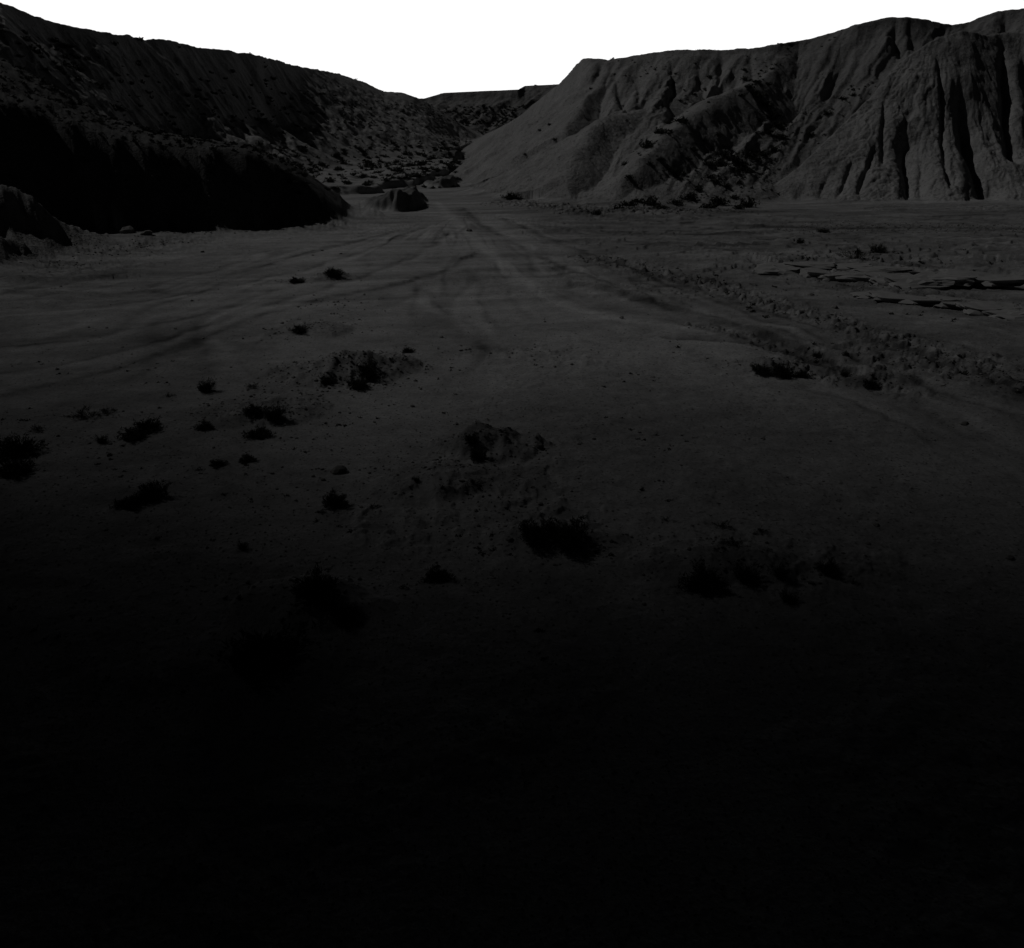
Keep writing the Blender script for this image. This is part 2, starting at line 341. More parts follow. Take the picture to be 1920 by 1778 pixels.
    for av, yf, hh_, ln_ in (([-.178, -.168, -.15, -.135, -.12, -.110, -.100], [98, 95, 92, 92, 94, 98, 103], 2.3, 18), ([-.104, -.097, -.085, -.072, -.064, -.058], [142, 137, 133, 134, 138, 145], 2.2, 18), ([-.112, -.104, -.085, -.065, -.052, -.046], [268, 262, 254, 255, 264, 272], 3.2, 30)):
        yq = np.interp(a, av, yf) + 1.0 * fbm(X / 2.4, Y / 3.5, 3)
        q = sst(av[0] - .01, av[0] + .045, a + .010 * fbm(X / 3, Y / 3, 3)) * (1 - sst(av[-1] - .016, av[-1], a + .004 * perlin(X / 2 + 5, Y / 2))) * sst(0, 1.8, Y - yq) * (1 - sst(ln_ * .3, ln_, Y - yq)) * ((a > av[0]) & (a < av[-1]))
        zg = np.maximum(zg, zg * .3 + q * (hh_ * .82 + .5 * fbm(X / 2.5, Y / 3, 4)))
        tone = tone * (1 - .5 * sst(.05, .4, q))
    z = zg; lab = np.zeros(X.shape, np.int8)
    far = Y > 44
    if far.any():
        x, y, aa = X[far], Y[far], a[far]
        wx = x + 1.2 * fbm(x / 9, y / 9, 2); 
        # left hill
        wy = y + 2.0 * fbm(x / 14 + 5, y / 14, 3)
        zL, tL = layers(aa, wy, (L_TOE, L_MID, L_RIM, back(L_RIM, 60, .5)))
        s = .30 * x + .95 * y; c = .95 * x - .30 * y
        env = np.sin(np.pi * np.clip(tL, 0, 1)) ** .7
        zL = zL - env * (1 - ridged((s + .8 * fbm(x / 5, y / 5, 2)) / 15, c / 60, 3)) * 4.0 + (.45 * fbm(x / 2.4, y / 2.4, 4) + .55 * fbm(x / 7, y / 7, 3)) * np.clip(tL * 3, 0, 1) * np.clip((1.02 - tL) * 6, .4, 1)
        # the eroded bank under it
        wy = y + .8 * fbm(x / 6 + 9, y / 9, 3)
        zB, tB = layers(aa, wy, (BL_TOE, BL_MID, BL_TOP, back(BL_TOP, 9, .4), back(BL_TOP, 22, -8)), end=False)
        tb = np.clip((y - np.interp(aa, BL_TOE[0], BL_TOE[1])) / (np.interp(aa, BL_TOP[0], BL_TOP[1]) - np.interp(aa, BL_TOE[0], BL_TOE[1]) + .1), 0, 1)
        zB = zB - np.sin(np.pi * tb) ** .6 * (1 - ridged(x / 5.5 + .3 * fbm(x / 2, y / 2, 2), y / 14, 3)) * .35 + (.16 + .35 * sst(-.30, -.45, aa) * 0 + .25 * (1 - sst(-.5, -.36, aa))) * fbm(x / 1.9, y / 1.9, 4)
        zH = np.full(x.shape, -12.)
        for T, P in ((LH_TOE, LH_TOP), (LH2_TOE, LH2_TOP)):
            zh, th = layers(aa, y + .7 * fbm(x / 3, y / 3, 3), (T, P, back(P, 5, -2.0), back(P, 9, -9)), end=False)
            zH = np.maximum(zH, zh + .16 * fbm(x / .9, y / 1.4, 3) - .5 * (1 - ridged(x / 3, y / 8, 2)))
        # right hill, its two spurs and the prow
        wy = y + 1.0 * fbm(x / 10 + 2, y / 10, 3)
        zR, tR = layers(aa, wy, (R_TOE, R_MID, R_RIM, back(R_RIM, 60, 1.0)))
        env = np.sin(np.pi * np.clip(tR, 0, 1)) ** .6
        u = aa * 120 + .5 * fbm(x / 4, y / 4, 2)
        zR = zR - env * (1 - ridged((u - .25 * y) / 6.5, y / 45, 3)) * 2.6 * sst(.35, .6, tR) - env * .9 * (1 - ridged((u - .25 * y) / 3.2, y / 30, 2)) + carve(aa, y, tR, R_GULLY, 340, 100) * np.where(aa < .10, .95, .65)
        rl = np.exp(-(perlin((u - .25 * y) / 2.6 + .25 * fbm(x / 1.5, y / 1.5, 2), y / 26) / .07) ** 2) + .7 * np.exp(-(perlin((u - .25 * y) / 1.2 + 7 + .25 * fbm(x, y, 2), y / 14) / .08) ** 2)
        zR = zR - .16 * rl * env
        zR = zR + .13 * fbm(x / 1.8, y / 1.8, 4)
        zS, dS, sS = ridge(x + .8 * fbm(x / 5, y / 5, 2), y, S_LINE, .98, .48)
        zS = zS - .08 * np.abs(fbm(x / 1.1, y / 1.1, 3)) - .5 * (1 - ridged((x + y) / 4, (y - x) / 10, 3)) * sst(.5, 4, dS) + .07 * fbm(x / 2.2, y / 2.2, 4)
        zK, dK, sK = ridge(x + .8 * fbm(x / 5 + 4, y / 5, 2), y, K_LINE, .66, .50)
        rk = np.exp(-(perlin((x + y) / 2.2 + .3 * fbm(x / 1.5, y / 1.5, 2), (y - x) / 22) / .08) ** 2)
        zK = zK - .16 * rk - .10 * np.abs(fbm(x / 1.1, y / 1.1, 3)) - .35 * (1 - ridged((x + y) / 3, (y - x) / 9, 3)) * sst(.5, 4, dK) + .05 * fbm(x / 2.2, y / 2.2, 4)
        zP, dP, sP = ridge(x + .8 * fbm(x / 5 + 8, y / 5, 2), y, P_LINE, .95, .6)
        zP = zP - .18 * rk + .12 * fbm(x / 1.8, y / 1.8, 4)
        zR = np.maximum(np.maximum(zR, zS), np.maximum(zK, zP))
        # butte
        wy = y + .7 * fbm(x / 6 + 1, y / 6, 3)
        zT, tT = layers(aa, wy, (B_TOE, B_MID, B_TOP, back(B_TOP, 4, -.6), back(B_TOP, 24, -14)), end=False)
        tt = (wy - np.interp(aa, B_TOE[0], B_TOE[1])) / (np.interp(aa, B_TOP[0], B_TOP[1]) - np.interp(aa, B_TOE[0], B_TOE[1]) + .05)
        tc_ = np.clip(tt, 0, 1)
        hgt = np.clip(np.interp(aa, B_TOP[0], B_TOP[2]) / 12., 0, 1)
        zT = zT + .4 * hgt * (tc_ - tc_ ** 1.6)                                # convex flanks
        zT = zT + carve(aa, y, tt, B_GULLY, 383, 90) * hgt
        pkx, pky = float(ray(1800, 57)[0] / ray(1800, 57)[1]) * 137, 137.0
        ph = np.arctan2(x - pkx, np.maximum(pky + 6 - y, .5)) * 26
        pd = np.clip(np.hypot(x - pkx, y - pky) / 14, .2, 1)
        fl = 1 - ridged(ph / 3.0 + .35 * fbm(x / 2, y / 3, 2), y / 30, 3)
        zT = zT - fl * .50 * hgt ** 1.6 * pd * np.sin(np.pi * np.clip(tt * .9 + .05, 0, 1)) ** .6
        fl2 = 1 - ridged(ph / .9 + .5 * fbm(x / 1.2, y / 1.2, 2), y / 5, 2)
        rl = np.exp(-(perlin(ph / 2.4 + .25 * fbm(x / 1.5, y / 1.5, 2), y / 26) / .07) ** 2) + .7 * np.exp(-(perlin(ph / 1.1 + 7 + .25 * fbm(x, y, 2), y / 12) / .08) ** 2)
        zT = zT - .13 * rl * hgt * pd - fl2 * .11 * hgt ** 1.5 * pd + 0.07 * fbm(x / .8, y / .8, 4) * np.clip(hgt + .3, 0, 1)
        # far mesa
        zM, tM = layers(aa, y + 3 * fbm(x / 20, y / 20, 2), (M_TOE, M_MID, M_RIM, back(M_RIM, 900, 2)))
        zM = zM - np.sin(np.pi * np.clip(tM, 0, 1)) ** .7 * (1 - ridged((x - .5 * y) / 16, y / 90, 3)) * 5.0 + .5 * fbm(x / 5, y / 5, 3) * np.clip(tM * 2, 0, 1) * (tM < 1)
        zz = z[far]; ll = np.zeros(x.shape, np.int8)
        tn = tone[far]
        for k, (h_, tv) in enumerate(((zL, 1.10), (zB, .31), (zH, .70), (zR, .95 - .24 * sst(.26, .34, aa)), (zT, 1.04), (zM, .75)), 1):  # right hill's far right: shade of the scrubby slope put into its tone
            m = h_ > zz
            kk = (0, 1.0, .8, .5, 1.1, .35, 1.0)[k]                             # slopes run out into the floor instead of meeting it in an edge
            dz = zz - h_
            zz = np.where(np.abs(dz) < 8, .5 * (zz + h_ + np.sqrt(dz * dz + kk * kk)) - kk * kk / 32, np.maximum(zz, h_)); ll = np.where(m, k, ll)
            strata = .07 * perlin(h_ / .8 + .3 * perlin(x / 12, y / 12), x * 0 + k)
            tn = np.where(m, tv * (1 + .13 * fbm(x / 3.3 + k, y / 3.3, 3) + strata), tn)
        z = z.copy(); z[far] = zz; lab[far] = ll; tone[far] = tn
    if want: return z, tone, lab
    return z

# ------------------------------------------------------------------ materials
def clay(name, base, bump, scale, speck):
    m = bpy.data.materials.new(name); m.use_nodes = True
    t = m.node_tree; b = t.nodes['Principled BSDF']
    b.inputs['Roughness'].default_value = 0.95
    b.inputs['Specular IOR Level'].default_value = 0.08
    at = N(t, 'ShaderNodeAttribute', attribute_name='tone')
    geo = N(t, 'ShaderNodeNewGeometry')
    n1 = N(t, 'ShaderNodeTexNoise'); n1.inputs['Scale'].default_value = scale; n1.inputs['Detail'].default_value = 6; n1.inputs['Roughness'].default_value = .65
    t.links.new(geo.outputs['Position'], n1.inputs['Vector'])
    n2 = N(t, 'ShaderNodeTexNoise'); n2.inputs['Scale'].default_value = scale * 5.3; n2.inputs['Detail'].default_value = 4
    t.links.new(geo.outputs['Position'], n2.inputs['Vector'])
    n3 = N(t, 'ShaderNodeTexNoise'); n3.inputs['Scale'].default_value = scale * speck; n3.inputs['Detail'].default_value = 2
    t.links.new(geo.outputs['Position'], n3.inputs['Vector'])
    v = M(t, 'ADD', M(t, 'MULTIPLY', n1.outputs[0], .75), M(t, 'MULTIPLY', n2.outputs[0], .75))
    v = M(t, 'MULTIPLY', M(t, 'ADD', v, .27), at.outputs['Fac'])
    v = M(t, 'MULTIPLY', v, MR(t, n3.outputs[0], .60, .68, 1.0, .55))       # dark grit
    cm = N(t, 'ShaderNodeVectorMath', operation='SCALE'); cm.inputs[0].default_value = base
    t.links.new(v, cm.inputs['Scale'])
    t.links.new(cm.outputs[0], b.inputs['Base Color'])
    bp = N(t, 'ShaderNodeBump'); bp.inputs['Strength'].default_value = 1.0; bp.inputs['Distance'].default_value = bump
    hh = M(t, 'ADD', n1.outputs[0], M(t, 'MULTIPLY', n2.outputs[0], .35))
    t.links.new(hh, bp.inputs['Height']); t.links.new(bp.outputs[0], b.inputs['Normal'])
    return m
def plain(name, col, rough=.9, var=.5, scale=6.0):
    m = bpy.data.materials.new(name); m.use_nodes = True
    t = m.node_tree; b = t.nodes['Principled BSDF']
    b.inputs['Roughness'].default_value = rough; b.inputs['Specular IOR Level'].default_value = .1
    oc = N(t, 'ShaderNodeTexCoord'); n = N(t, 'ShaderNodeTexNoise'); n.inputs['Scale'].default_value = scale; n.inputs['Detail'].default_value = 3
    t.links.new(oc.outputs['Object'], n.inputs['Vector'])
    v = M(t, 'ADD', M(t, 'MULTIPLY', n.outputs[0], 2 * var), 1 - var)
    cm = N(t, 'ShaderNodeVectorMath', operation='SCALE'); cm.inputs[0].default_value = col
    t.links.new(v, cm.inputs['Scale']); t.links.new(cm.outputs[0], b.inputs['Base Color'])
    return m
M_FLOOR = clay("dry_silt", (.264, .265, .267), .045, 2.2, 4.1)
M_SLOPE = clay("popcorn_clay", (.262, .262, .263), .22, 1.5, 1.9)
M_FAR = clay("far_clay", (.262, .262, .263), .6, .4, 2.)
M_LEAF = plain("scrub_leaf", (.040, .042, .036), .8, .5, 3)
M_STEM = plain("scrub_stem", (.060, .055, .048), .9, .3, 9)
M_ROCK = plain("rock", (.17, .168, .165), .95, .4, 3)
M_LEDGE = plain("ledge_rock", (.25, .25, .25), .95, .35, 2.5)
M_PALE = plain("pale_rock", (.30, .30, .295), .95, .3, 3)

# ------------------------------------------------------------------ terrain mesh
def mesh_from(name, V, F, mats, tone=None, smooth=True):
    me = bpy.data.meshes.new(name)
    V = np.asarray(V, np.float32); F = np.asarray(F, np.int32); k = F.shape[1]
    me.vertices.add(len(V)); me.vertices.foreach_set('co', V.ravel())
    me.loops.add(F.size); me.loops.foreach_set('vertex_index', F.ravel())
    me.polygons.add(len(F)); me.polygons.foreach_set('loop_start', np.arange(0, F.size, k, dtype=np.int32))
    me.update(calc_edges=True)
    me.polygons.foreach_set('use_smooth', np.full(len(F), smooth))
    if tone is not None:
        at = me.attributes.new('tone', 'FLOAT', 'POINT'); at.data.foreach_set('value', np.asarray(tone, np.float32))
    for m in mats: me.materials.append(m)
    return me
def put(name, me, kind=None, label=None, cat=None, group=None, parent=None):
    o = bpy.data.objects.new(name, me); COL.objects.link(o)
    for k, v in (('kind', kind), ('label', label), ('category', cat), ('group', group)):
        if v: o[k] = v
    if parent: o.parent = parent
    return o

acols = np.concatenate([np.linspace(-4, -1.0, 50)[:-1], np.linspace(-1.0, -.62, 130)[:-1], np.linspace(-.62, .62, 1150), np.linspace(.62, 1.0, 130)[1:], np.linspace(1.0, 4, 50)[1:]])
yy = [gp(960, p)[1] for p in np.arange(1900, 400, -2.0)]
yy = [2.0, 3.0, 4.0] + [float(v) for v in yy]
yv = yy[-1]
while yv < 136: yv += .16 if yv > 100 else .12; yy.append(yv)
while yv < 190: yv += .32; yy.append(yv)
while yv < 300: yv += .55; yy.append(yv)
while yv < 510: yv += .8; yy.append(yv)
for k in range(26): yv *= 1.12; yy.append(yv)
yy = np.array(yy)
A, YY = np.meshgrid(acols, yy)
XX = A * YY
Z = np.empty(XX.shape, np.float32); T = np.empty(XX.shape, np.float32); LAB = np.empty(XX.shape, np.int8)
for i in range(0, len(yy), 120):
    z, t, l = height(XX[i:i + 120], YY[i:i + 120], True)
    Z[i:i + 120] = z; T[i:i + 120] = t; LAB[i:i + 120] = l
nr, nc = XX.shape
print("terrain", nr, nc, nr * nc)
Vall = np.stack([XX, YY, Z], -1).reshape(-1, 3)
idx = np.arange(nr * nc).reshape(nr, nc)
Fall = np.stack([idx[:-1, :-1], idx[:-1, 1:], idx[1:, 1:], idx[1:, :-1]], -1).reshape(-1, 4)
Lf = LAB[:-1, :-1].ravel()
Tall = np.clip(T.ravel(), .2, 1.6)
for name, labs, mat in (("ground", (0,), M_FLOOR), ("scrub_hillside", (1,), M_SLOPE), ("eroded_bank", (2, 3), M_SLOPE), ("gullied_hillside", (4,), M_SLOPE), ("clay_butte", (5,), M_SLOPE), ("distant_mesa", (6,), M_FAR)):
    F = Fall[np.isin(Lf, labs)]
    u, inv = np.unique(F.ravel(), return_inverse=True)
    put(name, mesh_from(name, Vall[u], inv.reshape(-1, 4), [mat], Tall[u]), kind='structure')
del Vall, Fall, A, XX, YY

# ------------------------------------------------------------------ unseen absorbing volume, added to darken the near ground
def added_shade_volume():
    xs = np.linspace(-95, 95, 77); ys = np.linspace(-70, 58, 97)
    gx, gy = np.meshgrid(xs, ys)
    ye = gy + .34 * np.minimum(gx + 3, 0) + 1.6 * fbm(gx / 16, gy / 16, 3) * sst(12, 24, gy)
    tau = np.interp(ye, [-60, 3, 8, 10, 11.6, 13.4, 15.6, 18.5, 22.4, 28, 36, 46, 54], [7, 7, 5.6, 4.2, 3.1, 2.25, 1.58, 1.08, .66, .30, .10, .02, 0.0])
    tau *= sst(0, 12, 95 - np.abs(gx)) * sst(0, 12, gy + 70)
    L = tau / .12 + .02
    D = 330.0
    B = np.stack([gx, gy, gx * 0], -1) + SUN * D
    TT = B + SUN * L[..., None]
    n, m = gx.shape
    V = np.concatenate([B.reshape(-1, 3), TT.reshape(-1, 3)])
    id_ = np.arange(n * m).reshape(n, m); k = n * m
    f = np.stack([id_[:-1, :-1], id_[1:, :-1], id_[1:, 1:], id_[:-1, 1:]], -1).reshape(-1, 4)
    F = [f, f[:, ::-1] + k]
    rim = np.concatenate([id_[0, :], id_[1:, -1], id_[-1, -2::-1], id_[-2:0:-1, 0]])
    r2 = np.roll(rim, -1)
    F.append(np.stack([rim, r2, r2 + k, rim + k], -1))
    mt = bpy.data.materials.new("shade_absorber"); mt.use_nodes = True
    t = mt.node_tree; t.nodes.clear()
    o = N(t, 'ShaderNodeOutputMaterial'); v = N(t, 'ShaderNodeVolumePrincipled')
    v.inputs['Color'].default_value = (.15, .15, .16, 1); v.inputs['Density'].default_value = .12; v.inputs['Anisotropy'].default_value = .3
    t.links.new(v.outputs[0], o.inputs['Volume'])
    put("added_shade_volume", mesh_from("added_shade_volume", V, np.concatenate(F), [mt]), kind='structure')
added_shade_volume()
# ------------------------------------------------------------------ placing things on the relief
def pick(pp):
    """first place where the view ray of each photo pixel meets the relief"""
    pp = np.asarray(pp, float)
    x, y, zz = ray(pp[:, 0], pp[:, 1])
    Ys = np.exp(np.linspace(math.log(4.5), math.log(505), 1150))
    res = np.full((len(pp), 3), np.nan)
    for i in range(0, len(pp), 60):
        a = (x / y)[i:i + 60, None]; sl = (zz / y)[i:i + 60, None]
        Yg = np.broadcast_to(Ys, (a.shape[0], len(Ys)))
        h = height(a * Yg, Yg)
        g = (CAM_H + sl * Yg) - h
        for r in range(a.shape[0]):
            k = np.argmax(g[r] < 0)
            if g[r, k] >= 0 or k == 0: continue
            f = g[r, k - 1] / (g[r, k - 1] - g[r, k])
            Yh = Ys[k - 1] + f * (Ys[k] - Ys[k - 1])
            res[i + r] = (a[r, 0] * Yh, Yh, h[r, k - 1] + f * (h[r, k] - h[r, k - 1]))
    return res
R = random.Random(21)
def tri_leaf(V, F, p, d, ln, w, rnd):
    s = Vector((rnd.gauss(0, 1), rnd.gauss(0, 1), rnd.gauss(0, 1)))
    s = d.cross(s)
    if s.length < 1e-5: return
    s = s.normalized() * w
    n = len(V)
    V += [p - s, p + s, p + d * ln]
    F.append((n, n + 1, n + 2))
def lobe(d, ph):
    return 1 + .28 * math.sin(3 * math.atan2(d.y, d.x) + ph) + .20 * math.sin(5 * math.atan2(d.y, d.x) + 2 * ph + d.z * 4) + .15 * math.sin(7 * d.z + ph * 3)
def foliage(seed, nstem, nleaf, ln, w, hgt=.8, sparse=0.0, up=0.0):
    """leaves and stems of a shrub about 2 wide, open and uneven"""
    r = random.Random(seed); ph = r.uniform(0, 6)
    V, F, SV, SF = [], [], [], []
    for s in range(nstem):
        th = r.uniform(0, 2 * math.pi); ze = r.uniform(.05, 1) ** (.8 - up * .5)
        d = Vector((math.cos(th) * math.sqrt(max(0, 1 - ze * ze)), math.sin(th) * math.sqrt(max(0, 1 - ze * ze)), ze)).normalized()
        L = lobe(d, ph) * r.uniform(.70, 1.02)
        if r.random() < .08: L *= 1.12
        tip = Vector((d.x * L, d.y * L, d.z * L * hgt))
        base = Vector((r.gauss(0, .10), r.gauss(0, .10), -.05))
        bend = Vector((r.gauss(0, .10), r.gauss(0, .10), r.gauss(0, .06)))
        pt = lambda t: base.lerp(tip, t) + bend * math.sin(math.pi * t)
        prev = None
        for k in range(4):                                  # stem
            p = pt(k / 3); rad = .016 * (1 - k / 3.4)
            n = len(SV)
            for q in range(3):
                an = q * 2.094
                SV.append(p + Vector((math.cos(an) * rad, math.sin(an) * rad, 0)))
            if prev is not None:
                for q in range(3): SF.append((prev + q, prev + (q + 1) % 3, n + (q + 1) % 3, n + q))
            prev = n
        for k in range(int(nleaf * r.uniform(.5, 1.3))):
            t = 1 - (r.random() ** 1.4) * (.72 - .3 * sparse)
            p = pt(t) + Vector((r.gauss(0, .06), r.gauss(0, .06), r.gauss(0, .05))) * (1 - .6 * sparse)
            if p.z < 0: p.z = abs(p.z) * .5
            dd = (tip - base).normalized() * .8 + Vector((r.gauss(0, .7), r.gauss(0, .7), r.gauss(0.2, .6)))
            tri_leaf(V, F, p, dd.normalized(), ln * r.uniform(.6, 1.4), w * r.uniform(.6, 1.4), r)
    return V, F, SV, SF
def pymesh(name, V, F, mat, smooth=False):
    me = bpy.data.meshes.new(name)
    me.from_pydata([tuple(v) for v in V], [], F)
    me.materials.append(mat)
    return me
BUSH = []
for i, (ns, nl, ln, w, hg, sp, up) in enumerate(((150, 22, .16, .024, .78, 0, 0), (120, 24, .15, .026, .62, 0, 0), (105, 20, .18, .022, .95, 0, .6),
                                                 (52, 12, .16, .014, .6, .7, 0), (75, 12, .30, .012, 1.15, .5, 1.0), (130, 22, .16, .026, .5, .1, 0))):
    V, F, SV, SF = foliage(100 + i, ns, nl, ln, w, hg, sp, up)
    BUSH.append((pymesh("foliage", V, F, M_LEAF), pymesh("stem", SV, SF, M_STEM)))
ROUND, LOW, TALL, TWIG, SPIKY, MAT_ = range(6)
SMALL = []
for i in range(5):
    V, F, SV, SF = foliage(300 + i, 60, 8, .17, .075, (.7, .55, .85, .6, .5)[i], 0, 0)
    n = len(V)
    F = F + [tuple(q + n for q in f) for f in SF]
    SMALL.append(pymesh("hillside_shrub", V + SV, F, M_LEAF))

NEAR = [  # px, py of the foot, width in photo px, form, label
    (38,850,78,LOW,"wide dark shrub cut by the left picture edge, larger of two there"),
    (26,888,66,LOW,"dark shrub just below the wide one at the left picture edge"),
    (72,808,36,TWIG,"small thin shrub up-slope of the wide one at the left edge"),
    (155,784,62,TWIG,"thin straggling shrub at the left end of the twiggy row"),
    (198,776,46,TWIG,"thin low shrub at the right end of the straggling twiggy pair"),
    (278,806,56,LOW,"leafy right half of the broad double shrub on the gravel slope"),
    (250,822,52,LOW,"leafy left half of the broad double shrub on the gravel slope"),
    (192,830,26,TALL,"tiny dark tuft left of the broad double shrub"),
    (384,804,34,ROUND,"compact dark shrub alone between the double shrub and the stony mound"),
    (388,734,38,TALL,"upright dark shrub on the left shoulder of the stony mound"),
    (316,744,24,TWIG,"tiny sprig left of the upright shrub on the mound"),
    (474,728,36,TWIG,"pale sparse tuft on the stony mound"),
    (476,774,48,LOW,"low shrub touching the tall one that throws a long shadow"),
    (516,786,50,TALL,"tall dark shrub throwing a long shadow down the stony mound"),
    (486,818,50,MAT_,"flat dark mat of scrub below the tall shadowed shrub"),
    (690,706,56,TALL,"biggest shrub on the stony mound, dense and upright"),
    (672,728,46,ROUND,"dense round shrub in front of the biggest one on the mound"),
    (614,720,36,ROUND,"round shrub left of the biggest one on the mound"),
    (410,872,34,LOW,"small shrub at the left of a pair under the stony mound"),
    (464,864,36,MAT_,"flat small shrub at the right of a pair under the stony mound"),
    (372,882,24,TWIG,"faint twiggy tuft left of the pair under the mound"),
    (288,934,58,ROUND,"dark shrub with a ragged tail of scrub on the dim slope"),
    (246,948,56,MAT_,"ragged tail of low scrub beside the dim slope's dark shrub"),
    (628,948,54,ROUND,"round shrub alone on the dim slope below the flat dark stone"),
    (606,962,26,TWIG,"twiggy tuft at the lower left of the lone round shrub"),
    (884,828,36,TALL,"upright shrub on top of the small central mound"),
    (896,858,38,ROUND,"shrub on the shaded flank of the small central mound"),
    (886,908,44,TWIG,"sparse scrub below the small central mound"),
    (780,902,18,TALL,"tiny lone tuft left of the small central mound"),
    (1006,1010,80,ROUND,"left part of the big ragged bush in the middle foreground"),
    (1062,1014,92,ROUND,"right and larger part of the big ragged bush in the foreground"),
    (456,1030,26,TALL,"tiny upright tuft in the dark lower left"),
    (820,1084,58,MAT_,"flat faint shrub in the dark left of the big ragged bush"),
    (594,1120,96,ROUND,"large bush fading into the dark at lower left"),
    (648,1160,64,LOW,"lower right neighbour of the large bush in the dark"),
    (490,1240,150,LOW,"widest bush, almost lost in the black lower left"),
    (1316,1100,86,ROUND,"large round bush at the left of the dim right-hand cluster"),
    (1398,1090,58,TALL,"upright bush second from the left in the dim cluster"),
    (1462,1084,54,SPIKY,"spiky grass-like plant in the dim right-hand cluster"),
    (1478,1128,40,TALL,"bush below the spiky plant in the dim cluster"),
    (1552,1072,44,ROUND,"round bush at the right of the dim cluster"),
    (1600,1094,30,TWIG,"small twiggy plant farthest right in the dim cluster"),
    (1356,990,48,TWIG,"dead branching twigs above the dim cluster"),
    (1378,1024,50,TWIG,"dead trailing twigs just above the upright bush"),
    (1426,998,34,TWIG,"low dry sprig on the flat right of the dead twigs"),
    (1248,976,26,TWIG,"faint tuft on the stony patch right of the big bush"),
    (1466,702,46,ROUND,"dark shrub in the middle of the low hummock by the channel"),
    (1502,704,32,LOW,"smaller shrub right of the dark one on the hummock"),
    (1425,694,38,MAT_,"flat scrub at the left of the hummock by the channel"),
    (1632,724,36,LOW,"low shrub on the stony bar beside the channel"),
    (1531,670,20,TALL,"tiny tuft on the near bank of the channel"),
    (1584,704,20,TALL,"tiny tuft between the hummock and the stony bar"),
    (1606,484,64,TWIG,"wide feathery shrub standing on the rock ledge"),
    (1646,474,30,ROUND,"small dense shrub right of the feathery one on the ledge"),
    (766,660,26,LOW,"small shrub right of the stony mound on the silt flat"),
    (562,622,34,LOW,"low shrub at the upper end of the stony mound"),
    (624,516,38,LOW,"shrub capping the little hump on the pale flat"),
    (556,530,30,MAT_,"flat scrub left of the little hump on the pale flat"),
    (1500,456,16,ROUND,"small dark shrub on the far flat beyond the rock ledge"),
    (1545,436,22,MAT_,"flat dark shrub on the streaked flat before the butte"),
    (960,374,34,LOW,"dark low shrub where the wash meets the right-hand slope"),
]
RIGHT = [(1215,276,28),(1243,250,30),(1278,229,26),(1255,232,16),(1180,335,20),(1218,308,13),(1172,310,13),(1238,300,18),(1258,322,22),(1268,330,18),(1281,327,14),(1308,357,20),(1336,333,24),(1342,343,20),(1292,374,32),(1268,384,30),(1346,382,36),(1330,390,28),(1402,388,34),(1385,392,24),
         (1222,386,34),(1238,392,26),(1180,386,28),(1160,394,24),(1195,379,20),(1118,402,20),(1376,372,18),(1360,350,20),(1385,345,16),(1290,300,14),(1300,283,16),(1320,265,16),(1346,255,18),(1330,310,24),(1352,312,32),(1372,300,30),(1390,312,34),(1412,300,30),(1430,292,24),(1378,322,26),(1356,292,22),(1400,325,22),
         (1420,182,30),(1436,200,30),(1448,222,34),(1460,240,28),(1466,258,20),(1405,165,18),(1418,155,16),(1440,160,14),(1330,145,10),(1322,168,9),(1302,178,9),(1275,190,9),(1395,150,12),(1390,180,14),(1440,250,22),(1424,228,18),(1450,282,20),(1470,270,14),
         (1448,130,8),(1395,132,9),(1552,216,16),(1580,186,14),(1600,180,12),(1520,255,16),(1108,167,7),(1152,140,7),(1030,235,9),(1012,245,8),(1040,262,9),(985,290,8)]
TERR = []
rr = random.Random(5)
while len(TERR) < 100:
    px = rr.uniform(545, 862); u = (px - 545) / 317
    py = rr.uniform(262 + 12 * u, 368 - 45 * u)
    if py > 318 and rr.random() < .4: continue
    TERR.append((px, py, rr.choice((8, 9, 10, 11, 13, 15, 18)) * (.80 + .7 * max(0, (py - 262)) / 100)))
HILL = []
while len(HILL) < 70:
    px = rr.uniform(0, 760); top = np.interp(px, [0, 150, 330, 520, 680, 760], [48, 92, 112, 146, 186, 208]); bot = np.interp(px, [0, 100, 300, 430, 520, 760], [95, 155, 250, 276, 300, 285])
    py = rr.uniform(top, bot)
    HILL.append((px, py, rr.uniform(7, 15) * (1.1 - .4 * px / 760)))
allp = [n[:2] for n in NEAR] + [n[:2] for n in RIGHT] + [n[:2] for n in TERR] + [n[:2] for n in HILL]
hit = pick(allp)
def slant(p): return math.sqrt(p[0] ** 2 + p[1] ** 2 + (CAM_H - p[2]) ** 2)
for n, p in zip(NEAR, hit[:len(NEAR)]):
    if np.isnan(p[0]): continue
    form = n[3]; f, s = BUSH[form]
    sc = n[2] / FPX * slant(p) / 2 * .98
    root = bpy.data.objects.new("desert_shrub", None); COL.objects.link(root)
    root.location = (p[0], p[1], p[2] - .02); root.rotation_euler = (0, 0, R.uniform(0, 6.28)); root.scale = (sc, sc, sc * R.uniform(.9, 1.1))
    root['label'] = n[4]; root['category'] = "shrub"; root['group'] = "shrubs on the valley floor"
    put("foliage", f, parent=root); put("stem", s, parent=root)
k = len(NEAR)
